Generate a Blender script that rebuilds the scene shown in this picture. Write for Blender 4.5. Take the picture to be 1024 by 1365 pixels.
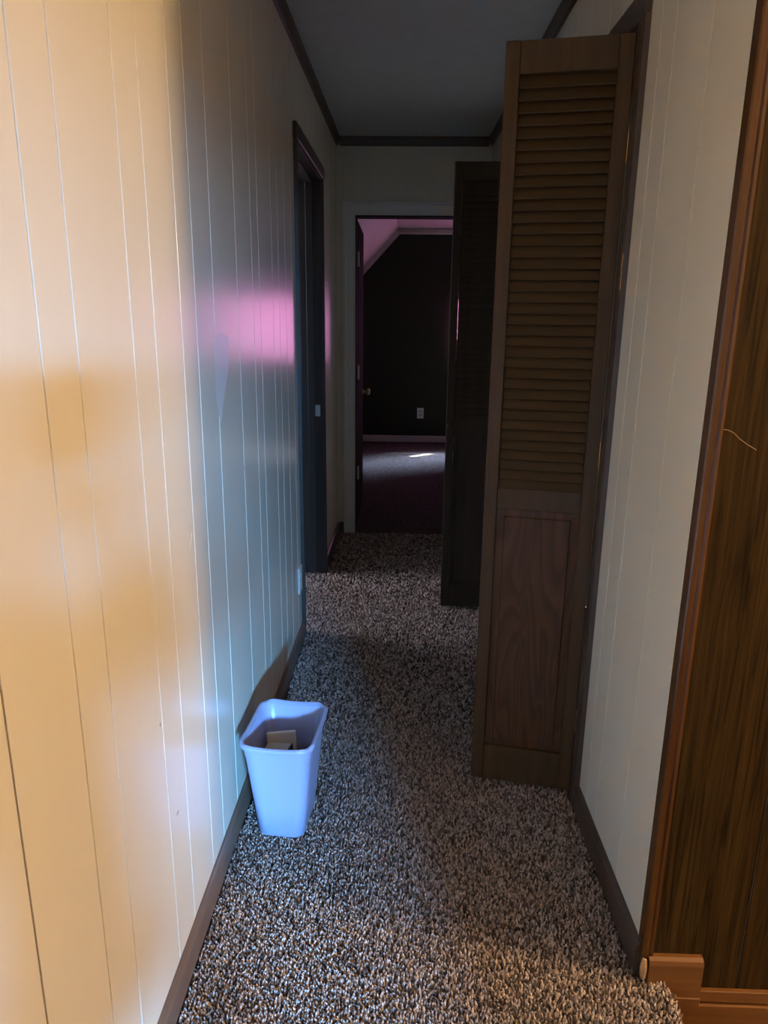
import bpy, bmesh, math, random
import numpy as np
from mathutils import Vector, Matrix
random.seed(7); rng = np.random.default_rng(7)
for o in list(bpy.data.objects): bpy.data.objects.remove(o)
S = bpy.context.scene; C = S.collection

# ------------------------------------------------------------------ camera
f, cx, cy, H = 965.0, 512.0, 682.5, 1.40
F = Vector((543-cx, cy-423, f)).normalized()
D = Vector((470-cx, cy-4266, f)); D = (D - F*D.dot(F)).normalized(); U = -D
X = F.cross(U)
if X.x < 0: X = -X
cam = bpy.data.objects.new('camera', bpy.data.cameras.new('camera')); C.objects.link(cam)
# rows of world->camera axes expressed in (right, up, forward)
right = Vector((X.x, F.x, U.x)); up = Vector((X.y, F.y, U.y)); fwd = Vector((X.z, F.z, U.z))
cam.matrix_world = Matrix(((right.x, up.x, -fwd.x, 0), (right.y, up.y, -fwd.y, 0), (right.z, up.z, -fwd.z, H), (0, 0, 0, 1)))
cam.data.sensor_fit = 'VERTICAL'; cam.data.sensor_height = 36; cam.data.lens = f/1365*36
cam.data.clip_start = 0.02
S.camera = cam

# ------------------------------------------------------------------ light
S.view_settings.view_transform = 'Standard'; S.view_settings.look = 'None'
S.view_settings.gamma = 1; S.view_settings.use_curve_mapping = False
S.view_settings.exposure = 1.6
W = bpy.data.worlds.new('world'); S.world = W; W.use_nodes = True
W.node_tree.nodes['Background'].inputs[0].default_value = (.50, .66, 1, 1)
W.node_tree.nodes['Background'].inputs[1].default_value = .9

def lamp(name, kind, loc, target, power, color, size=(1, 1)):
    l = bpy.data.lights.new(name, kind); l.energy = power; l.color = color
    o = bpy.data.objects.new(name, l); C.objects.link(o); o.location = loc
    if kind == 'AREA': l.shape = 'RECTANGLE'; l.size, l.size_y = size
    if kind == 'POINT': l.shadow_soft_size = size
    if target: o.rotation_euler = (Vector(target)-Vector(loc)).to_track_quat('-Z', 'Y').to_euler()
    return o
sun = lamp('sun', 'SUN', (3, 11, 5), None, 38, (1, .97, .95)); sun.data.angle = .012
sdir = Vector((-.74*math.cos(.75), -.67*math.cos(.75), -math.sin(.75)))
sun.rotation_euler = sdir.to_track_quat('-Z', 'Y').to_euler()
# daylight outside the window of the room behind the camera
lamp('daylight_rear', 'AREA', (1.95, -4.8, 1.85), (-.3, 2.2, .25), 1230, (.16, .47, 1), (.7, .7))
# warm ceiling lamp of the room to the right
lamp('ceiling_lamp_light', 'POINT', (2.55, .80, 1.72), None, 82, (1, .66, .35), .20)
# skylight slanting in through the far room's second window
dfar = lamp('daylight_far', 'AREA', (4.6, 9.9, 2.55), (0, 6.95, 0), 60, (.50, .62, 1), (.9, .9)); dfar.data.spread = math.radians(35)
# daylight outside the window of the left bedroom
lamp('daylight_left', 'AREA', (-3.6, 3.9, 1.7), (-.6, 3.5, .4), 42, (.66, .68, .85), (1.2, 1.2))

# ------------------------------------------------------------------ helpers
def link(name, me, parent=None, mat=None):
    o = bpy.data.objects.new(name, me); C.objects.link(o)
    if parent: o.parent = parent
    if mat: 
        me.materials.clear(); me.materials.append(mat)
    return o
def bm_box(bm, x0, x1, y0, y1, z0, z1, bev=0):
    r = bmesh.ops.create_cube(bm, size=1)
    vs = r['verts']
    bmesh.ops.scale(bm, verts=vs, vec=(x1-x0, y1-y0, z1-z0))
    bmesh.ops.translate(bm, verts=vs, vec=((x0+x1)/2, (y0+y1)/2, (z0+z1)/2))
    if bev:
        es = list({e for v in vs for e in v.link_edges})
        bmesh.ops.bevel(bm, geom=es, offset=bev, segments=1, affect='EDGES', profile=.5)
def box(name, b, mat, parent=None, bev=0):
    bm = bmesh.new()
    for q in (b if isinstance(b[0], (tuple, list)) else [b]): bm_box(bm, *q, bev=bev)
    me = bpy.data.meshes.new(name); bm.to_mesh(me); bm.free()
    return link(name, me, parent, mat)
def prism(name, prof, axis, a0, a1, mat, parent=None, smooth=False):
    """extrude 2-D profile (list of (u,v)) along axis 'x','y' or 'z' from a0 to a1"""
    def P(u, v, a): return {'x': (a, u, v), 'y': (u, a, v), 'z': (u, v, a)}[axis]
    n = len(prof); vs = [P(u, v, a0) for u, v in prof]+[P(u, v, a1) for u, v in prof]
    fs = [tuple(range(n))[::-1], tuple(range(n, 2*n))]+[(i, (i+1) % n, n+(i+1) % n, n+i) for i in range(n)]
    me = bpy.data.meshes.new(name); me.from_pydata(vs, [], fs)
    bm = bmesh.new(); bm.from_mesh(me); bmesh.ops.recalc_face_normals(bm, faces=bm.faces); bm.to_mesh(me); bm.free()
    if smooth: me.shade_smooth(); me.set_sharp_from_angle(angle=.6)
    return link(name, me, parent, mat)
def lathe(name, prof, mat, parent=None, axis='z', at=(0, 0, 0), n=20):
    vs = []; fs = []
    for r, h in prof:
        for i in range(n):
            a = 2*math.pi*i/n; c, s = r*math.cos(a), r*math.sin(a)
            p = {'z': (c, s, h), 'x': (h, c, s), 'y': (c, h, s)}[axis]
            vs.append((p[0]+at[0], p[1]+at[1], p[2]+at[2]))
    m = len(prof)
    for j in range(m-1):
        for i in range(n): fs.append((j*n+i, j*n+(i+1) % n, (j+1)*n+(i+1) % n, (j+1)*n+i))
    fs.append(tuple(range(n))[::-1]); fs.append(tuple((m-1)*n+i for i in range(n)))
    me = bpy.data.meshes.new(name); me.from_pydata(vs, [], fs)
    bm = bmesh.new(); bm.from_mesh(me); bmesh.ops.recalc_face_normals(bm, faces=bm.faces); bm.to_mesh(me); bm.free()
    me.shade_smooth(); me.set_sharp_from_angle(angle=.7)
    return link(name, me, parent, mat)
def empty(name, loc=(0, 0, 0), rz=0):
    o = bpy.data.objects.new(name, None); C.objects.link(o); o.location = loc; o.rotation_euler.z = rz; o.empty_display_size = .1
    return o
def struct(o): o['kind'] = 'structure'; return o
def tag(o, label, cat, group=None):
    o['label'] = label; o['category'] = cat
    if group: o['group'] = group
    return o

# ------------------------------------------------------------------ materials
def mat(name, col, rough=.5, spec=.5, metal=0, noise=None, bump=None, coat=0):
    """noise=(scale xyz, colour2, contrast lo, hi)  bump=(scale xyz, strength, distance)"""
    m = bpy.data.materials.new(name); m.use_nodes = True; nt = m.node_tree; b = nt.nodes['Principled BSDF']
    b.inputs['Base Color'].default_value = (*col, 1); b.inputs['Roughness'].default_value = rough
    b.inputs['Specular IOR Level'].default_value = spec; b.inputs['Metallic'].default_value = metal
    b.inputs['Coat Weight'].default_value = coat; b.inputs['Coat Roughness'].default_value = .15
    tc = nt.nodes.new('ShaderNodeTexCoord')
    def nz(sc, detail=4, rough=.6, dist=0):
        mp = nt.nodes.new('ShaderNodeMapping'); mp.inputs['Scale'].default_value = sc
        nt.links.new(tc.outputs['Object'], mp.inputs[0])
        n = nt.nodes.new('ShaderNodeTexNoise'); n.inputs['Scale'].default_value = 1; n.inputs['Detail'].default_value = detail
        n.inputs['Roughness'].default_value = rough; n.inputs['Distortion'].default_value = dist
        nt.links.new(mp.outputs[0], n.inputs['Vector']); return n
    if noise:
        sc, c2, lo, hi = noise[:4]
        n = nz(sc, 6, .65, noise[4] if len(noise) > 4 else 0); r = nt.nodes.new('ShaderNodeValToRGB')
        r.color_ramp.elements[0].position = lo; r.color_ramp.elements[1].position = hi
        r.color_ramp.elements[0].color = (*col, 1); r.color_ramp.elements[1].color = (*c2, 1)
        nt.links.new(n.outputs['Fac'], r.inputs[0]); nt.links.new(r.outputs[0], b.inputs['Base Color'])
    if bump:
        n = nz(bump[0], 3); bp = nt.nodes.new('ShaderNodeBump'); bp.inputs['Strength'].default_value = bump[1]; bp.inputs['Distance'].default_value = bump[2]
        nt.links.new(n.outputs['Fac'], bp.inputs['Height']); nt.links.new(bp.outputs[0], b.inputs['Normal'])
    return m
paint = mat('cream_panel_paint', (.66, .61, .48), .24, .5, noise=((3, 3, 1.2), (.70, .65, .52), .3, .7), bump=((60, 60, 9), .08, .001))
groove_glint = mat('white_groove_glint', (.86, .84, .79), .4)  # highlight along the groove edges, put in as a whiter colour
seam = mat('dark_seam', (.22, .17, .12), .6)
white_trim = mat('off_white_trim_paint', (.74, .74, .70), .4, noise=((6, 6, 6), (.68, .68, .64), .3, .8))
ceil_m = mat('ceiling_board', (.60, .62, .62), .7, noise=((14, 14, 14), (.55, .57, .57), .35, .7), bump=((120, 120, 120), .3, .002))
dark_trim = mat('dark_stained_trim', (.055, .036, .024), .42, noise=((25, 25, 2.5), (.085, .055, .036), .3, .75))
base_m = mat('brown_baseboard', (.12, .075, .05), .42, noise=((4, 3, 60), (.17, .11, .075), .3, .75))
door_wood = mat('louvre_door_stain', (.052, .029, .012), .5, .25, noise=((30, 30, 2.2), (.098, .053, .023), .3, .75), bump=((60, 60, 4), .12, .001))
slat_wood = mat('louvre_slat_stain', (.047, .026, .010), .5, .25, noise=((2.5, 40, 40), (.075, .041, .016), .3, .75))
far_wood = mat('shaded_louvre_stain', (.050, .036, .024), .8, .05, noise=((30, 30, 2.2), (.075, .052, .034), .3, .75))  # far door: same wood, its lack of light put into the colour
panel_far = mat('shaded_panel_stain', (.045, .032, .024), .8, .08, noise=((14, 14, 2), (.09, .056, .040), .3, .75, 1.0))  # far door panel, shade painted in as a darker tone
jamb_wood = mat('doorway_stain', (.040, .032, .026), .45, .3, noise=((30, 30, 2.2), (.06, .048, .038), .3, .75))
brown_panel = mat('walnut_wall_paneling', (.014, .0070, .0018), .6, .08, noise=((75, 75, 2.6), (.070, .037, .009), .34, .70, .9), bump=((90, 90, 5), .15, .001))
trim_gloss = mat('varnished_corner_trim', (.050, .019, .005), .22, .5, noise=((60, 60, 3), (.11, .043, .010), .3, .75))
raw = mat('raw_split_wood', (.55, .33, .14), .7, noise=((90, 90, 60), (.33, .18, .07), .4, .7))
chunk_m = mat('varnished_baseboard', (.14, .055, .013), .38, noise=((4, 40, 60), (.22, .092, .024), .3, .75))
plastic = mat('pale_blue_white_plastic', (.33, .35, .50), .32, .5)
metal = mat('worn_metal', (.60, .58, .52), .35, metal=1)
brass = mat('aged_brass', (.45, .33, .16), .4, metal=1)
plate_m = mat('white_plastic_plate', (.75, .74, .70), .35)
plate_dim = mat('grey_plastic_plate', (.40, .39, .36), .4)
slot_m = mat('black_slots', (.015, .015, .015), .6)
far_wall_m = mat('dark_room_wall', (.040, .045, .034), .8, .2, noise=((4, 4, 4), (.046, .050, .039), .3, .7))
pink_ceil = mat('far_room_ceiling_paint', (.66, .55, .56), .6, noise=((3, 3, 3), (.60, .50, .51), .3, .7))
room_wall = mat('plain_room_wall', (.45, .40, .34), .7, noise=((3, 3, 3), (.42, .37, .31), .3, .7))
wood_floor = mat('lower_wood_floor', (.10, .048, .018), .4, noise=((30, 2, 30), (.19, .09, .035), .3, .75))
carpet_base = mat('carpet_backing', (.060, .046, .040), .95, 0, noise=((160, 160, 160), (.20, .16, .145), .42, .60), bump=((200, 200, 200), .8, .008))
card = mat('tan_cardboard', (.50, .40, .27), .7, noise=((20, 20, 20), (.44, .35, .23), .3, .7))
cream_paper = mat('cream_paper', (.66, .58, .45), .6)
black_edge = mat('black_box_edge', (.02, .02, .022), .5)

# door panel with swirling plywood figure
def figured():
    m = mat('figured_plywood', (.1, .05, .02), .5, .25); nt = m.node_tree; b = nt.nodes['Principled BSDF']
    tc = nt.nodes.new('ShaderNodeTexCoord'); mp = nt.nodes.new('ShaderNodeMapping'); mp.inputs['Scale'].default_value = (9, 1, 1.15)
    n = nt.nodes.new('ShaderNodeTexNoise'); n.inputs['Scale'].default_value = 1.3; n.inputs['Detail'].default_value = 1.5; n.inputs['Distortion'].default_value = .6
    mu = nt.nodes.new('ShaderNodeMath'); mu.operation = 'MULTIPLY'; mu.inputs[1].default_value = 13
    fr = nt.nodes.new('ShaderNodeMath'); fr.operation = 'FRACT'
    r = nt.nodes.new('ShaderNodeValToRGB'); e = r.color_ramp.elements
    e[0].position = 0; e[0].color = (.058, .026, .012, 1); e[1].position = .8; e[1].color = (.098, .044, .020, 1)
    x = e.new(.97); x.color = (.075, .034, .016, 1)
    for a, c in ((tc.outputs['Object'], mp.inputs[0]), (mp.outputs[0], n.inputs['Vector']), (n.outputs['Fac'], mu.inputs[0]), (mu.outputs[0], fr.inputs[0]), (fr.outputs[0], r.inputs[0]), (r.outputs[0], b.inputs['Base Color'])): nt.links.new(a, c)
    return m
figured_m = figured()
# carpet pile: yarn colours live in a colour attribute
pile_m = bpy.data.materials.new('carpet_yarn'); pile_m.use_nodes = True
_nt = pile_m.node_tree; _a = _nt.nodes.new('ShaderNodeVertexColor'); _a.layer_name = 'yarn'
_nt.links.new(_a.outputs[0], _nt.nodes['Principled BSDF'].inputs['Base Color'])
_nt.nodes['Principled BSDF'].inputs['Roughness'].default_value = .9; _nt.nodes['Principled BSDF'].inputs['Specular IOR Level'].default_value = .1
# pink translucent curtain, thin glass
cur_m = bpy.data.materials.new('pink_sheer_curtain'); cur_m.use_nodes = True; nt = cur_m.node_tree
tr = nt.nodes.new('ShaderNodeBsdfTranslucent'); tr.inputs[0].default_value = (.40, .14, .29, 1)
mx = nt.nodes.new('ShaderNodeMixShader'); mx.inputs[0].default_value = .7
nt.nodes['Principled BSDF'].inputs['Base Color'].default_value = (.8, .35, .5, 1)
nt.links.new(nt.nodes['Principled BSDF'].outputs[0], mx.inputs[1]); nt.links.new(tr.outputs[0], mx.inputs[2]); nt.links.new(mx.outputs[0], nt.nodes['Material Output'].inputs[0])
glass = bpy.data.materials.new('window_glass'); glass.use_nodes = True; nt = glass.node_tree
tp = nt.nodes.new('ShaderNodeBsdfTransparent'); gl = nt.nodes.new('ShaderNodeBsdfGlossy'); gl.inputs['Roughness'].default_value = .02
mx = nt.nodes.new('ShaderNodeMixShader'); mx.inputs[0].default_value = .06
nt.links.new(tp.outputs[0], mx.inputs[1]); nt.links.new(gl.outputs[0], mx.inputs[2]); nt.links.new(mx.outputs[0], nt.nodes['Material Output'].inputs[0])

CZ = 2.42                                   # hall ceiling height
# ================================================================== LEFT WALL
LY = 1.0
def lx(Y): return -.459+.006*(Y-LY)
D0, D1, DZ = 3.065, 3.85, 2.05              # left doorway
wl = struct(box('wall_left', [(-.125, -.003, -4.55, D0-LY-.02, -.25, 2.46), (-.125, -.003, D1-LY+.02, 3.78, -.01, 2.46), (-.125, -.003, D0-LY-.02, D1-LY+.02, DZ+.02, 2.46)], groove_glint))
wl.location = (-.459, LY, 0); wl.rotation_euler.z = -.006
G = [-3.5, -2.2, -1.4, -.6, -.3, .05, .36, .54, .74, .917, 1.02, 1.23, 1.34, 1.50, 1.605, 1.755, 2.0, 2.195, 2.295, 2.51, 2.63, 2.77, 2.92, 3.045]
GAP = .0042
for a, b in zip(G[:-1], G[1:]):
    box('plank', (-.003, 0, a-LY+GAP/2, b-LY-GAP/2, -.05, CZ), paint, wl, .0006)
for a, b in ((3.045, 3.19), (3.19, 3.3), (3.3, 3.51), (3.51, 3.62), (3.62, 3.87)):
    box('plank', (-.003, 0, a-LY+GAP/2, b-LY-GAP/2, DZ+.03, CZ), paint, wl, .0006)
for a, b in ((3.87, 4.02), (4.02, 4.26), (4.26, 4.45), (4.45, 4.58), (4.58, 4.70)):
    box('plank', (-.003, 0, a-LY+GAP/2, b-LY-GAP/2, 0, CZ), paint, wl, .0006)
box('seam_strip', (-.003, -.0022, .74-LY-.0022, .74-LY+.0022, -.05, CZ), seam, wl)

def baseboard(name, prof_h, th, side, y0, y1, root_loc, rz, m):
    s = 1 if side == 'left' else -1
    p = [(0, 0), (s*th, 0), (s*th, prof_h-.014), (s*th*.75, prof_h-.004), (s*th*.35, prof_h), (0, prof_h)]
    o = struct(prism(name, p, 'y', y0, y1, m)); o.location = root_loc; o.rotation_euler.z = rz; return o
baseboard('baseboard_left', .074, .013, 'left', -4.4, 2.0, (-.4588, LY, 0), -.006, base_m)
baseboard('baseboard_left_far', .074, .013, 'left', 2.92, 3.63, (-.4588, LY, 0), -.006, dark_trim)

# left doorway: dark jambs, casing, stop, strike plate
dl = struct(box('door_1', [(-.13, .004, D0-LY-.018, D0-LY, 0, DZ+.018), (-.13, .004, D1-LY, D1-LY+.018, 0, DZ+.018), (-.13, .004, D0-LY, D1-LY, DZ, DZ+.018)], jamb_wood))
dl.location = wl.location; dl.rotation_euler.z = -.006
def cas(prof, *a, **k): return prism('casing', prof, *a, **k)
for (a0, a1) in ((D0-LY-.060, D0-LY-.004), (D1-LY+.004, D1-LY+.060)):
    prism('casing', [(0.0005, a0), (.015, a0+.003), (.017, a0+.012), (.013, a0+.03), (.011, a1), (.0005, a1)], 'z', 0, DZ+.004, jamb_wood, dl)
box('casing', (.0005, .016, D0-LY-.060, D1-LY+.060, DZ+.0045, DZ+.062), jamb_wood, dl, .002)
box('door_stop', [(-.075, -.040, D1-LY-.011, D1-LY-.0002, 0, DZ-.011), (-.075, -.040, D0-LY+.0002, D0-LY+.011, 0, DZ-.011), (-.075, -.040, D0-LY+.0002, D1-LY-.0002, DZ-.011, DZ-.0002)], jamb_wood, dl, .001)
sp = box('strike_plate', (-.038, -.012, D1-LY-.0022, D1-LY-.0002, .885, .945), metal, dl, .0005); sp['label'] = 'silver metal strike plate'
# open leaf of the left doorway, swung back inside the bedroom
leaf = struct(empty('door_2', (-.59, D0-.02, 0), 0))
box('leaf', (-.80, -.0, -.04, -.004, .012, DZ-.006), jamb_wood, leaf, .002)
lathe('door_knob', [(.012, .001), (.012, .03), (.026, .04), (.028, .055), (.018, .066)], brass, leaf, 'y', (-.73, -.004, .93))

# scuffs and touch-up marks on the left wall paint
def mark(pts, m, lab):
    me = bpy.data.meshes.new('paint_mark'); me.from_pydata([(.0004, y-LY, z) for y, z in pts], [], [tuple(range(len(pts)))])
    o = link('paint_mark', me, wl, m); o['label'] = lab
touch = mat('touch_up_paint', (.74, .72, .66), .3)
mark([(1.73, 1.345), (1.80, 1.36), (1.885, 1.345), (1.87, 1.28), (1.80, 1.19), (1.765, 1.14), (1.735, 1.20)], touch, 'paler touched-up paint patch')
mark([(1.462, .915), (1.470, .920), (1.485, .945), (1.480, .948)], touch, 'small pale scratch')
mark([(1.985, .985), (1.995, .990), (2.03, .985), (1.99, .978)], touch, 'small pale scratch')
mark([(1.213, .643), (1.219, .647), (1.223, .642), (1.217, .637)], seam, 'tiny dark speck')
mark([(1.268, .402), (1.279, .405), (1.284, .400), (1.272, .397)], seam, 'tiny dark speck')
# outlet plate low on the left wall beside the casing
o1 = empty('outlet_plate', (lx(2.955), 2.955, .295), -.006)
box('cover', (0, .0065, -.036, .036, -.058, .058), plate_m, o1, .0015)
for z in (-.02, .02): box('socket', (.0066, .009, -.014, .014, z-.012, z+.012), plate_m, o1, .001)
tag(o1, 'white outlet cover low on the left wall just before the dark doorway casing', 'outlet')

# ================================================================== RIGHT WALL (hall) with closet opening
RY = 1.30
wr_loc = (.541, RY, 0); wr_rz = .018
def rx(Y): return .541-.018*(Y-RY)
K0, K1, KZ = 1.915, 3.43, 2.065
wr = struct(box('wall_right', [(.003, .12, 0.0, K0-RY, -.01, 2.46), (.003, .12, K1-RY, 3.40, -.01, 2.46), (.003, .12, K0-RY, K1-RY, KZ, 2.46)], groove_glint))
wr.location = wr_loc; wr.rotation_euler.z = wr_rz
GR = [1.303, 1.497, 1.692, 1.783, 1.905]
for a, b in zip(GR[:-1], GR[1:]): box('plank', (0, .003, a-RY+.0022, b-RY-.0022, 0, CZ), paint, wr, .0006)
for a, b in ((1.905, 2.1), (2.1, 2.22), (2.22, 2.42), (2.42, 2.62), (2.62, 2.8), (2.8, 3.04), (3.04, 3.2), (3.2, 3.44)):
    box('plank', (0, .003, a-RY+.0022, b-RY-.0022, KZ, CZ), paint, wr, .0006)
for a, b in ((3.44, 3.6), (3.6, 3.82), (3.82, 4.0), (4.0, 4.2), (4.2, 4.4), (4.4, 4.68)):
    box('plank', (0, .003, a-RY+.0022, b-RY-.0022, 0, CZ), paint, wr, .0006)
baseboard('baseboard_right', .080, .013, 'right', .002, .553, wr_loc, wr_rz, dark_trim)
baseboard('baseboard_right_far', .080, .013, 'right', 2.20, 3.33, wr_loc, wr_rz, dark_trim)
# closet frame
kf = struct(box('trim_1', [(-.002, .125, K0-RY, K0-RY+.018, 0, KZ), (-.002, .125, K1-RY-.018, K1-RY, 0, KZ), (-.002, .125, K0-RY+.018, K1-RY-.018, KZ-.018, KZ)], dark_trim))
kf.location = wr_loc; kf.rotation_euler.z = wr_rz
for a0, a1 in ((K0-RY-.058, K0-RY+.004), (K1-RY-.004, K1-RY+.058)):
    prism('casing', [(-.0005, a0), (-.013, a0+.003), (-.016, a0+.014), (-.012, a0+.034), (-.010, a1), (-.0005, a1)], 'z', 0, KZ-.004, dark_trim, kf)
box('casing', (-.016, -.0005, K0-RY-.058, K1-RY+.058, KZ-.0035, KZ+.055), dark_trim, kf, .002)
hs = box('bare_nick', (-.0165, -.0140, K0-RY-.0585, K0-RY-.054, 1.47, 1.555), raw, kf, .0008); hs['label'] = 'chipped bare wood nick'
# closet interior
struct(box('wall_closet', [(.62, 1.10, K0-.10, K0-.005, 0, 2.40), (.62, 1.10, K1+.005, K1+.10, 0, 2.40), (1.10, 1.18, K0-.10, K1+.10, 0, 2.40), (.62, 1.10, K0-.005, K1+.005, 2.32, 2.40)], room_wall))
struct(box('floor_closet', (.50, 1.10, K0-.005, K1+.005, -.06, -.004), carpet_base))

# ================================================================== louvre doors
def louvre_door(name, loc, ang, m, sm, pm, mirror=False, knob=False):
    """local +x runs from the free edge (0) to the hinge edge (w); local -y faces the camera"""
    r = empty(name, loc, ang); w, t = .300, .030; z0, z1 = .012, 2.045; st = .036
    for a, b in ((0, st), (w-st, w)): box('stile', (a, b, 0, t, z0, z1), m, r, .0018)
    box('rail', (st+.0004, w-st-.0004, .0008, t-.0008, 1.972, z1-.001), m, r, .001)
    box('rail', (st+.0004, w-st-.0004, .0008, t-.0008, .884, .943), m, r, .001)
    b = box('rail', (st+.0004, w-st-.0004, .0008, t-.0008, z0+.001, .131), m, r, .001)
    # raised panel: thin field with bevelled border
    x0, x1, a, c = st+.001, w-st-.001, .132, .883
    yb, yf, ins = .020, .0045, .024
    vs = [(x0, .011, a), (x1, .011, a), (x1, .011, c), (x0, .011, c), (x0+ins, yf, a+ins), (x1-ins, yf, a+ins), (x1-ins, yf, c-ins), (x0+ins, yf, c-ins),
          (x0, yb, a), (x1, yb, a), (x1, yb, c), (x0, yb, c), (x0+ins-.003, .009, a+ins-.003), (x1-ins+.003, .009, a+ins-.003), (x1-ins+.003, .009, c-ins+.003), (x0+ins-.003, .009, c-ins+.003)]
    fs = [(4, 5, 6, 7), (8, 11, 10, 9)]
    for i in range(4):
        j = (i+1) % 4; fs += [(i, j, 12+j, 12+i), (12+i, 12+j, 4+j, 4+i), (8+i, 8+j, j, i)]
    me = bpy.data.meshes.new('panel'); me.from_pydata(vs, [], fs)
    bm = bmesh.new(); bm.from_mesh(me); bmesh.ops.recalc_face_normals(bm, faces=bm.faces); bm.to_mesh(me); bm.free()
    link('panel', me, r, pm)
    # louvre slats sharing one mesh
    n = 37; z_lo, z_hi = .943, 1.972; pitch = (z_hi-z_lo)/n
    bm = bmesh.new(); bm_box(bm, st+.0006, w-st-.0006, -.0028, .0028, -.0185, .0185, bev=.0012)
    bmesh.ops.rotate(bm, verts=bm.verts, cent=(0, 0, 0), matrix=Matrix.Rotation(math.radians(-25), 3, 'X'))
    me = bpy.data.meshes.new('slat'); bm.to_mesh(me); bm.free(); me.materials.append(sm)
    for i in range(n):
        s = bpy.data.objects.new('slat', me); C.objects.link(s); s.parent = r
        s.location = (0, t/2, z_lo+pitch*(i+.5)); s.rotation_euler.x = random.uniform(-.02, .02)
    if knob:
        lathe('knob', [(.007, .0005), (.006, -.008), (.013, -.014), (.015, -.020), (.012, -.026), (.004, -.028)], m, r, 'y', (.018, 0, .914))
    for z in (.25, 1.05, 1.80):
        h = lathe('hinge', [(.0055, -.035), (.0055, .035)], brass, r, 'z', (w+.004, .004, z), 8)
    return r
n_ang = math.atan2(1.925-1.985, .30)
d1 = louvre_door('louvre_door', (.226, 1.985, 0), -.195, door_wood, slat_wood, figured_m)
tag(d1, 'tall brown louvred closet door, the nearer one, standing open with a swirly grained lower panel', 'closet door')
d2 = louvre_door('louvre_door', (.191, 3.375, 0), -.05, far_wood, far_wood, panel_far, knob=True)
tag(d2, 'shaded louvred closet door with a small round knob, half hidden behind the nearer door', 'closet door')

# ================================================================== brown panelled wall right of the corner
wb = struct(box('wall_brown_paneling', (.541, 4.3, 0.003, .118, -.25, 2.46), seam)); wb.location = (0, RY, 0)
xs = [.542, .756, .86, 1.06, 1.17, 1.36, 1.5, 1.75, 1.9, 2.15, 2.4, 2.7, 3.0, 3.4, 3.8, 4.28]
for a, b in zip(xs[:-1], xs[1:]): box('plank', (a+.0012, b-.0012, 0, .003, -.25, CZ), brown_panel, wb, .0006)
# scratch on the paneling
pts = [(.563, 1.214), (.574, 1.213), (.585, 1.208), (.596, 1.198), (.611, 1.188), (.629, 1.178)]
sc_v = []; 
for x, z in pts: sc_v += [(x, -.0004, z-.0006), (x, -.0004, z+.0006)]
me = bpy.data.meshes.new('scratch'); me.from_pydata(sc_v, [], [(2*i, 2*i+2, 2*i+3, 2*i+1) for i in range(len(pts)-1)])
s_ = link('scratch', me, wb, mat('scratched_wood', (.40, .26, .13), .6)); s_['label'] = 'thin pale curved scratch'
# corner moulding
tr1 = struct(prism('trim_2', [(.536, .0), (.536, -.010), (.539, -.012), (.549, -.012), (.552, -.009), (.556, -.0105), (.562, -.0095), (.564, -.005), (.564, -.0003), (.5412, -.0003), (.5412, .016), (.5385, .018), (.536, .016)], 'z', .060, CZ, trim_gloss, smooth=False))
tr1.location = (0, RY, 0)
# short raised piece of baseboard and its broken raw end
ck = struct(prism('baseboard_brown_short', [(-.0005, -.036), (-.020, -.036), (-.020, .046), (-.017, .056), (-.010, .061), (-.0005, .061)], 'x', .553, .670, chunk_m)); ck.location = (0, RY, 0)
re_ = bmesh.new(); bmesh.ops.create_icosphere(re_, subdivisions=2, radius=1)
for v in re_.verts:
    q = .82+.3*random.random(); v.co = Vector((v.co.x*.0085*q, v.co.y*.010*q, v.co.z*.030*q))
me = bpy.data.meshes.new('raw_end'); re_.to_mesh(me); re_.free()
ro = link('raw_end', me, ck, raw); ro.location = (.5445, -.012, .030); ro['label'] = 'split unstained wood end'
lb = struct(box('baseboard_brown', [(.602, 4.28, -.016, -.0005, -.17, -.062), (.672, 4.28, -.012, -.0005, -.058, -.027)], chunk_m, None, .002)); lb.location = (0, RY, 0)
box('cap_strip', (.602, .672, -.022, -.0005, -.0600, -.0375), chunk_m, lb, .002)

# ================================================================== far wall with white cased doorway
FY = 4.665; A0, A1, AZ = -.318, .428, 1.985
fw = struct(box('wall_far', [(-.60, A0-.018, .003, .12, -.01, 2.46), (A1+.018, .62, .003, .12, -.01, 2.46), (A0-.018, A1+.018, .003, .12, AZ+.018, 2.46)], paint)); fw.location = (0, FY, 0)
for a, b in ((-.445, -.395), (-.395, -.335)): box('plank', (a+.001, b-.001, 0, .003, 0, CZ), paint, fw, .0005)
for a, b in ((-.3345, -.25), (-.25, -.02), (-.02, .12), (.12, .34), (.34, .488)): box('plank', (a+.0008, b-.0008, 0, .003, AZ+.02, CZ), paint, fw, .0005)
fj = struct(box('door_3', [(A0-.018, A0, -.002, .13, 0, AZ), (A1, A1+.018, -.002, .13, 0, AZ), (A0-.018, A1+.018, -.002, .13, AZ, AZ+.018)], mat('dull_dark_jamb', (.035, .028, .022), .85, .1))); fj.location = (0, FY, 0)
def fc(z0, z1, a, b, s): prism('casing', [(a, -.0005), (a, -.010 if s < 0 else -.016), (a+.012, -.016), (b-.012, -.016 if s < 0 else -.016), (b, -.016 if s < 0 else -.010), (b, -.0005)], 'z', z0, z1, white_trim, fj)
prism('casing', [(A0-.080, -.0005), (A0-.080, -.018), (A0-.066, -.018), (A0-.060, -.013), (A0-.022, -.011), (A0-.006, -.013), (A0-.006, -.0005)], 'z', 0, AZ+.005, white_trim, fj)
box('casing', (A1+.006, A1+.046, -.016, -.0005, 0, AZ+.005), white_trim, fj, .002)
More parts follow.
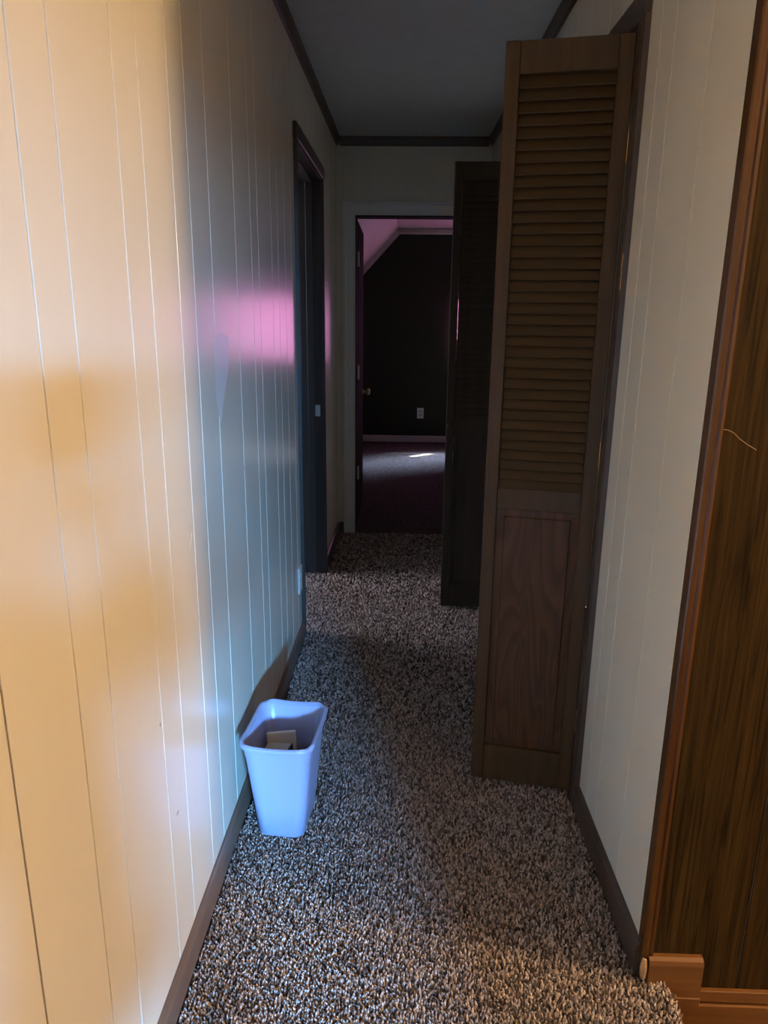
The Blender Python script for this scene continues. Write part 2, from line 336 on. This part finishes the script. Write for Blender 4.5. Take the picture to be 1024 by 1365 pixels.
prism('casing', [(-.0005, AZ+.0055), (-.013, AZ+.0055), (-.011, AZ+.022), (-.013, AZ+.062), (-.018, AZ+.068), (-.018, AZ+.080), (-.0005, AZ+.080)], 'x', A0-.080, A1+.046, white_trim, fj)
struct(box('baseboard_far', (-.428, A0-.081, -.013, -.0005, 0, .072), dark_trim, None, .002)).location = (0, FY, 0)
# open leaf in the far doorway, hinges towards us
dlf = struct(empty('door_4', (A0+.003, FY+.135, 0), .012))
box('leaf', (-.034, 0, .004, .72, .012, AZ-.012), mat('dull_dark_door', (.03, .022, .016), .9, .05), dlf, .002)
lathe('door_knob', [(.022, .0005), (.022, .004), (.009, .008), (.009, .024), (.022, .032), (.026, .044), (.018, .054), (.004, .057)], brass, dlf, 'x', (0, .655, .86))
for z in (.38, 1.05, 1.75):
    lathe('hinge', [(.007, -.045), (.007, .045)], metal, dlf, 'z', (.002, -.004, z), 8)

# ================================================================== ceiling, trims
struct(box('ceiling', (-.70, 4.3, -3.6, FY+.10, CZ, CZ+.06), ceil_m))
def crown(name, p, axis, a0, a1, loc, rz):
    o = struct(prism(name, p, axis, a0, a1, dark_trim)); o.location = loc; o.rotation_euler.z = rz
crown('trim_3', [(0.0002, CZ-.050), (.012, CZ-.046), (.020, CZ-.018), (.022, CZ-.0005), (.0002, CZ-.0005)], 'y', -4.4, 3.655, (-.459, LY, 0), -.006)
crown('trim_4', [(-.0002, CZ-.050), (-.012, CZ-.046), (-.020, CZ-.018), (-.022, CZ-.0005), (-.0002, CZ-.0005)], 'y', .0, 3.355, wr_loc, wr_rz)
crown('trim_5', [(-.0002, CZ-.050), (-.012, CZ-.046), (-.020, CZ-.018), (-.022, CZ-.0005), (-.0002, CZ-.0005)], 'x', -.415, .458, (0, FY, 0), 0)

# ================================================================== floor + carpet pile
fl = struct(box('floor', [(-.60, .595, -3.5, 1.30, -.22, -.006), (-.60, .62, 1.30, 4.80, -.22, -.006), (-3.2, -.60, 2.1, 4.8, -.22, -.006)], carpet_base))
def pile(name, x0, x1, y0, y1, sp, h, parent, edge=False, bare=False):
    nx = int((x1-x0)/sp); ny = int((y1-y0)/sp)
    gx, gy = np.meshgrid(np.arange(nx), np.arange(ny))
    px = x0+(gx.ravel()+.5+rng.uniform(-.45, .45, nx*ny))*sp; py = y0+(gy.ravel()+.5+rng.uniform(-.45, .45, nx*ny))*sp
    if edge:
        lim = .600+.012*np.sin(py*21)-np.where(py > 1.24, (py-1.24)*.5, 0)
        k = (py > 1.285) | (px < lim); k &= ~((py > 1.285) & (px > .535))
        px, py = px[k], py[k]
    # leave the left and right skirting free
    k = (px > -.459+.006*(py-1)+.016) | bare; px, py = px[k], py[k]
    k = (px < .541-.018*(py-1.3)-.015) | (py < 1.285) | bare | ((py > 1.94) & (py < 3.40)); px, py = px[k], py[k]
    n = len(px); r = sp*.50; ang = rng.uniform(0, 6.28, n)
    lean = rng.uniform(0, 6.28, n); la = rng.uniform(.15, .95, n)*sp
    hh = h*rng.uniform(.7, 1.15, n)
    z0 = np.full(n, -.0065)
    if edge: z0 = z0-np.where((px > .585) & (py < 1.285), (px-.585)*.5, 0)
    V = np.zeros((n, 7, 3))
    for i in range(3):
        a = ang+i*2.094
        V[:, i] = np.stack([px+r*1.25*np.cos(a), py+r*1.25*np.sin(a), z0], 1)
        V[:, 3+i] = np.stack([px+la*.55*np.cos(lean)+r*np.cos(a+.5), py+la*.55*np.sin(lean)+r*np.sin(a+.5), z0+hh*.62], 1)
    V[:, 6] = np.stack([px+la*np.cos(lean), py+la*np.sin(lean), z0+hh], 1)
    T = np.array([[0, 1, 4], [0, 4, 3], [1, 2, 5], [1, 5, 4], [2, 0, 3], [2, 3, 5], [3, 4, 6], [4, 5, 6], [5, 3, 6]])
    Fc = (T[None]+7*np.arange(n)[:, None, None]).reshape(-1, 3)
    me = bpy.data.meshes.new(name); me.vertices.add(n*7); me.vertices.foreach_set('co', V.ravel())
    me.loops.add(len(Fc)*3); me.loops.foreach_set('vertex_index', Fc.ravel().astype(np.int32))
    me.polygons.add(len(Fc)); me.polygons.foreach_set('loop_start', np.arange(0, len(Fc)*3, 3, dtype=np.int32)); me.polygons.foreach_set('loop_total', np.full(len(Fc), 3, dtype=np.int32))
    me.update(); me.validate()
    pal = np.array([[.57, .46, .40], [.44, .35, .30], [.29, .23, .197], [.175, .132, .112], [.09, .069, .06]])
    # yarn colours come in small clumps
    cl = rng.choice(5, n, p=[.24, .26, .20, .18, .12]); c = pal[cl]*rng.uniform(.85, 1.15, (n, 1))
    col = np.ones((n, 7, 4)); col[:, :, :3] = c[:, None]
    ca = me.color_attributes.new('yarn', 'FLOAT_COLOR', 'POINT'); ca.data.foreach_set('color', col.ravel())
    o = link(name, me, parent, pile_m); o['kind'] = 'stuff'; return o
pile('carpet_pile', -.46, .62, 1.0, 2.3, .0062, .0125, fl, True)
pile('carpet_pile', -.46, .62, 2.3, 3.5, .0085, .0125, fl)
pile('carpet_pile', -.72, -.424, D0+.002, D1-.002, .0085, .0125, fl, bare=True)
pile('carpet_pile', -.46, .56, 3.5, 4.66, .012, .0120, fl)
struct(box('floor_lower', (.595, 4.3, -3.5, RY+.0, -.24, -.172), wood_floor))

# ================================================================== far room beyond the doorway
QY = 8.36; q0, q1 = FY+.12, QY
struct(box('floor_far_room', (-1.9, 2.6, q0+.015, QY+.12, -.12, -.004), mat('far_room_carpet', (.060, .050, .042), .95, 0, noise=((110, 110, 110), (.18, .17, .155), .42, .62), bump=((140, 140, 140), .8, .01))))
w0, w1, wz0, wz1 = .56, 1.34, .98, 1.84
v0, v1, vz0, vz1 = 1.66, 2.36, .70, 1.42
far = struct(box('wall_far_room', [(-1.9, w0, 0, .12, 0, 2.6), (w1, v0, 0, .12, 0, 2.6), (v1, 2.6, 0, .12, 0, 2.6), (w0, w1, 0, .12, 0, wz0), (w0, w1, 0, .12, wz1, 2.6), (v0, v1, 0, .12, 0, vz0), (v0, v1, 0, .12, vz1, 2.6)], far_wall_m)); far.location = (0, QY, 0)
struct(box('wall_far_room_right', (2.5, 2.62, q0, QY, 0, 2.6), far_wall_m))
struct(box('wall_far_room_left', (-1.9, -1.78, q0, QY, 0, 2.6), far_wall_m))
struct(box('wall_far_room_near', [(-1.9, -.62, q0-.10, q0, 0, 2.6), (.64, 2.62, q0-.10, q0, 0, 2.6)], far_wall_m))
struct(box('ceiling_far_room', (-.12, 2.62, q0, QY, 2.325, 2.42), pink_ceil))
sl = struct(prism('ceiling_far_room_slope', [(-.12, 2.325), (-1.80, .503), (-1.86, .57), (-.14, 2.43)], 'y', q0, QY, pink_ceil))
struct(box('baseboard_far_room', (-1.78, 2.5, -.014, -.0005, 0, .075), white_trim, None, .002)).location = (0, QY, 0)
# crown along the far wall: level piece and sloping piece
struct(box('trim_6', (-.112, 2.5, -.05, -.0005, 2.268, 2.3245), pink_ceil, None, .012)).location = (0, QY, 0)
sv = Vector((-1.68, 0, -1.822)).normalized(); nv = Vector((sv.z, 0, -sv.x))
if nv.z > 0: nv = -nv
a = Vector((-.1205, 0, 2.3245)); L = 2.30
q = [a, a+sv*L, a+sv*L+nv*.052, a+Vector((.022, 0, -.0565))]
struct(prism('trim_7', [(p.x, p.z) for p in q], 'y', QY-.045, QY-.0005, pink_ceil))
# outlet in far room
o2 = empty('outlet_plate', (.172, QY-.0005, .335), 0)
box('cover', (-.038, .038, -.006, 0, -.060, .060), plate_m, o2, .0015)
for z in (-.02, .02): box('socket', (-.014, .014, -.008, -.0062, z-.012, z+.012), plate_dim, o2, .0008)
tag(o2, 'small pale outlet plate on the dark wall of the far room', 'outlet')
# window in the far room with pink curtains
wn = struct(box('window_1', [(w0, w0+.04, .02, .09, wz0, wz1), (w1-.04, w1, .02, .09, wz0, wz1), (w0+.04, w1-.04, .02, .09, wz0, wz0+.04), (w0+.04, w1-.04, .02, .09, wz1-.04, wz1)], white_trim)); wn.location = (0, QY, 0)
wn3 = struct(box('window_3', [(v0, v0+.03, .02, .09, vz0, vz1), (v1-.03, v1, .02, .09, vz0, vz1), (v0+.03, v1-.03, .02, .09, vz0, vz0+.03), (v0+.03, v1-.03, .02, .09, vz1-.03, vz1)], white_trim)); wn3.location = (0, QY, 0)
box('pane', (v0+.031, v1-.031, .052, .056, vz0+.031, vz1-.031), glass, wn3)
box('pane', (w0+.041, w1-.041, .052, .056, wz0+.041, wz1-.041), glass, wn)
def curtain(xa, xb, cut, side):
    nx, nz = 40, 20; vs = []; fs = []
    for j in range(nz+1):
        z = wz0-.06+(wz1-wz0+.14)*j/nz
        for i in range(nx+1):
            u = i/nx; x = xa+(xb-xa)*u
            g = .040 if z < 1.19 else -.004
            x += -g*u if side < 0 else g*(1-u)
            vs.append((x, .012*math.sin(u*40)+.004*math.sin(u*91), z))
    for j in range(nz):
        for i in range(nx): fs.append((j*(nx+1)+i, j*(nx+1)+i+1, (j+1)*(nx+1)+i+1, (j+1)*(nx+1)+i))
    me = bpy.data.meshes.new('curtain'); me.from_pydata(vs, [], fs); me.shade_smooth()
    o = link('curtain', me, None, cur_m); o.location = (0, QY-.05, 0); return o
c1 = curtain(w0-.06, 1.022, 0, -1); tag(c1, 'pink sheer curtain half, left of the gap, glowing in the far room window', 'curtain')
c2 = curtain(1.028, w1+.06, 0, 1); tag(c2, 'pink sheer curtain half, right of the gap, glowing in the far room window', 'curtain')

# ================================================================== left bedroom shell
struct(box('wall_bedroom', [(-3.2, -.585, 2.0, 2.12, 0, 2.5), (-3.2, -.62, 4.665, 4.78, 0, 2.5), (-3.3, -3.2, 2.0, 3.3, 0, 2.5), (-3.3, -3.2, 4.4, 4.8, 0, 2.5), (-3.3, -3.2, 3.3, 4.4, 0, .9), (-3.3, -3.2, 3.3, 4.4, 2.0, 2.5)], room_wall))
struct(box('ceiling_bedroom', (-3.3, -.70, 2.0, 4.8, CZ, CZ+.06), ceil_m))

# ================================================================== room behind the camera
bw0, bw1, bz0, bz1 = 1.05, 2.05, .45, 1.64
bk = struct(box('wall_back', [(-.70, bw0, -.12, 0, -.25, 2.46), (bw1, 4.3, -.12, 0, -.25, 2.46), (bw0, bw1, -.12, 0, -.25, bz0), (bw0, bw1, -.12, 0, bz1, 2.46)], room_wall)); bk.location = (0, -3.5, 0)
wn2 = struct(box('window_2', [(bw0, bw0+.05, -.09, -.03, bz0, bz1), (bw1-.05, bw1, -.09, -.03, bz0, bz1), (bw0+.05, bw1-.05, -.09, -.03, bz0, bz0+.05), (bw0+.05, bw1-.05, -.09, -.03, bz1-.05, bz1)], white_trim)); wn2.location = (0, -3.5, 0)
struct(box('wall_partition_added', (.77, 4.2, -1.2, -1.08, -.2, 2.42), room_wall))  # unseen partition added to cut rear daylight off the brown wall
struct(box('wall_side', (4.2, 4.3, -3.5, 1.3, -.25, 2.46), room_wall))

# ================================================================== wastebasket
def rrect(w, d, r, n=7):
    pts = []
    for cxs, cys, a0 in ((1, 1, 0), (-1, 1, 90), (-1, -1, 180), (1, -1, 270)):
        for k in range(n+1):
            a = math.radians(a0+90*k/n); pts.append((cxs*(w/2-r)+r*math.cos(a), cys*(d/2-r)+r*math.sin(a)))
    # straight-side subdivisions so the rim can wave
    out = []
    for i, p in enumerate(pts):
        q = pts[(i+1) % len(pts)]; out.append(p)
        dd = math.hypot(q[0]-p[0], q[1]-p[1])
        if dd > .03:
            for k in range(1, 8): out.append((p[0]+(q[0]-p[0])*k/8, p[1]+(q[1]-p[1])*k/8))
    return out
def ring_mesh(name, rings, mat_, parent, close_first=False, close_last=False):
    vs = []; fs = []; n = len(rings[0])
    for r in rings: vs += r
    for j in range(len(rings)-1):
        for i in range(n): fs.append((j*n+i, j*n+(i+1) % n, (j+1)*n+(i+1) % n, (j+1)*n+i))
    if close_first: fs.append(tuple(range(n))[::-1])
    if close_last: fs.append(tuple((len(rings)-1)*n+i for i in range(n)))
    me = bpy.data.meshes.new(name); me.from_pydata(vs, [], fs)
    bm = bmesh.new(); bm.from_mesh(me); bmesh.ops.recalc_face_normals(bm, faces=bm.faces); bm.to_mesh(me); bm.free()
    me.shade_smooth(); me.set_sharp_from_angle(angle=.9); return link(name, me, parent, mat_)
BH = .297
wb_ = empty('wastebasket', (-.318, 1.785, .003), -.085)
def lvl(w, d, r, z, wave=0):
    P = rrect(w, d, r); out = []
    for x, y in P:
        # long and short sides dip slightly at the corners' neighbours, as the moulded rim does
        k = wave*(math.cos(2*math.pi*x/(w*.92))*(abs(abs(y)-d/2) < .004)+math.cos(2*math.pi*y/(d*.92))*(abs(abs(x)-w/2) < .004))
        out.append((x, y, z+k))
    return out
def LW(z): 
    t = z/BH; return .130+.058*t, .180+.062*t, .030+.006*t
rings = []
for z in (0, .004, .10, .20, .255, .2551, .262, BH-.012, BH):
    w, d, r = LW(z)
    if z == 0: w -= .008; d -= .008
    if z >= .2551: w += .003; d += .003
    rings.append(lvl(w, d, r, z, -.0022*max(0, (z-.2)/.1)))
body_out = rings
w, d, r = LW(BH)
lip = [lvl(w+.003, d+.003, r, BH-.006, -.0022), lvl(w+.016, d+.016, r+.006, BH-.009, -.0022), lvl(w+.019, d+.019, r+.008, BH-.004, -.0022), lvl(w+.016, d+.016, r+.006, BH+.002, -.0022), lvl(w+.005, d+.005, r+.001, BH+.004, -.0022), lvl(w-.003, d-.003, r-.001, BH+.001, -.0022), lvl(w-.003, d-.003, r-.001, BH-.010, -.0022)]
inner = []
for z in (BH-.010, .20, .10, .006):
    w, d, r = LW(z); inner.append(lvl(w-.004, d-.004, r-.002, z, -.0022*max(0, (z-.2)/.1)))
body = ring_mesh('body', rings[:-1]+[lip[0]]+[inner[0]]+inner[1:], plastic, wb_, True, True)
rim = ring_mesh('rim', lip+[lip[0]], plastic, wb_)
# embossed line on the front panel
w, d, r = LW(.245)

# things thrown in the basket
def put(o, x, y, z, rx=0, ry=0, rz=0):
    o.location = (x, y, z); o.rotation_euler = (rx, ry, rz); return o
bx_ = box('flattened_box', (-.035, .035, -.028, .028, 0, .200), card, None, .002)
put(bx_, -.338, 1.795, .014, -.05, -.06, -.16)
e_ = box('edge_strip', (.0352, .0385, -.028, .028, .001, .201), black_edge, bx_); e_['label'] = 'black end of the box'
tag(bx_, 'small tan cardboard box with a black end standing inside the wastebasket', 'box')
pb = box('paper_packet', (-.042, .042, -.006, .006, 0, .215), cream_paper, None, .002)
put(pb, -.332, 1.846, .018, -.06, -.05, .12)
tag(pb, 'cream paper packet leaning at the back inside the wastebasket', 'packet')
cp = bmesh.new(); bmesh.ops.create_icosphere(cp, subdivisions=3, radius=.027)
for v in cp.verts: v.co *= random.uniform(.80, 1.08); v.co.z *= .8
me = bpy.data.meshes.new('crumpled_paper'); cp.to_mesh(me); cp.free()
cr = link('crumpled_paper', me, None, cream_paper); cr.location = (-.270, 1.815, .165)
tag(cr, 'crumpled pale paper in the right side of the wastebasket', 'paper')
tag(wb_, 'pale blue-white plastic wastebasket standing on the carpet against the left wall', 'wastebasket')

# ================================================================== the photographer, standing behind the camera
def skin_chain(name, pts, edges, rad, m, parent, root=0, sub=2):
    me = bpy.data.meshes.new(name); me.from_pydata(pts, edges, [])
    o = link(name, me, parent, m)
    md = o.modifiers.new('skin', 'SKIN'); md.use_smooth_shade = True
    for i, r in enumerate(rad): me.skin_vertices[0].data[i].radius = (r, r) if not isinstance(r, tuple) else r
    me.skin_vertices[0].data[root].use_root = True
    sb = o.modifiers.new('sub', 'SUBSURF'); sb.levels = sub; sb.render_levels = sub
    return o
cloth = mat('dark_blue_clothes', (.05, .06, .10), .85, noise=((30, 30, 30), (.035, .04, .07), .3, .7))
skin = mat('skin', (.50, .30, .21), .5)
hair_m = mat('brown_hair', (.05, .03, .02), .6)
pr = empty('person', (.12, -.52, -.005)); pr.scale = (.78, .78, .78)
P = [(0, 0, .96), (0, .01, 1.12), (0, 0, 1.30), (0, -.01, 1.45), (0, 0, 1.55), (0, .01, 1.66),
     (-.18, 0, 1.42), (-.26, .20, 1.24), (-.225, .46, 1.62), (.18, 0, 1.42), (.21, .24, 1.22), (-.075, .46, 1.62),
     (-.10, 0, .90), (-.12, .01, .50), (-.13, -.02, .09), (.10, 0, .90), (.12, .30, .54), (.13, .26, .09), (-.14, .12, .04), (.14, .42, .04)]
E_ = [(0, 1), (1, 2), (2, 3), (3, 4), (4, 5), (3, 6), (6, 7), (7, 8), (3, 9), (9, 10), (10, 11), (0, 12), (12, 13), (13, 14), (0, 15), (15, 16), (16, 17), (14, 18), (17, 19)]
rd = [(.155, .14), (.15, .16), (.16, .13), (.10, .09), .052, .05, .062, .045, .03, .062, .045, .03, .095, .062, .045, .095, .062, .045, .038, .038]
skin_chain('body', P, E_, rd, cloth, pr)
hd = bmesh.new(); bmesh.ops.create_uvsphere(hd, u_segments=24, v_segments=16, radius=1)
for v in hd.verts:
    x, y, z = v.co; n = max(0, 1-abs(x)*5)*max(0, 1-abs(z+.1)*3)*(y > .6)
    v.co = Vector((x*.075*(1-.18*max(0, -z)), y*.095+.022*n+.01, z*.115))
me = bpy.data.meshes.new('head'); hd.to_mesh(me); hd.free(); me.shade_smooth()
hdo = link('head', me, pr, skin); hdo.location = (0, .02, 1.68)
hr = bmesh.new(); bmesh.ops.create_uvsphere(hr, u_segments=24, v_segments=14, radius=1)
for v in hr.verts: v.co = Vector((v.co.x*.083, v.co.y*.10-.018, v.co.z*.115+.018 if v.co.z > -.3 else -.02))
me = bpy.data.meshes.new('hair'); hr.to_mesh(me); hr.free(); me.shade_smooth(); hro = link('hair', me, pr, hair_m); hro.location = (0, .02, 1.68)
for s_, base in ((-1, Vector((-.222, .475, 1.635))), (1, Vector((-.078, .475, 1.635)))):
    pts = [base, base+Vector((-s_*.0, .02, .03)), base+Vector((0, .03, .055))]; ed = [(0, 1), (1, 2)]; rr = [.028, .034, .034]
    for k in range(4):
        b0 = len(pts); q = base+Vector((-.03+.02*k, .035, .075)); pts += [q, q+Vector((0, .012, .028)), q+Vector((0, -.004, .05-.004*abs(k-1.5)))]; ed += [(2, b0), (b0, b0+1), (b0+1, b0+2)]; rr += [.010, .009, .008]
    b0 = len(pts); q = base+Vector((-s_*.04, .015, .05)); pts += [q, q+Vector((-s_*.012, 0, .03))]; ed += [(1, b0), (b0, b0+1)]; rr += [.011, .009]
    skin_chain('hand', pts, ed, rr, skin, pr, 0, 1)
tag(pr, 'person in dark clothes beyond the frame whose soft shadow falls on the left wall', 'person')

ph = box('phone', (-.075, .075, -.1150, -.1070, 1.300, 1.375), black_edge, None, .003)
tag(ph, 'black phone held level in both hands by the person, taking the photo', 'phone')
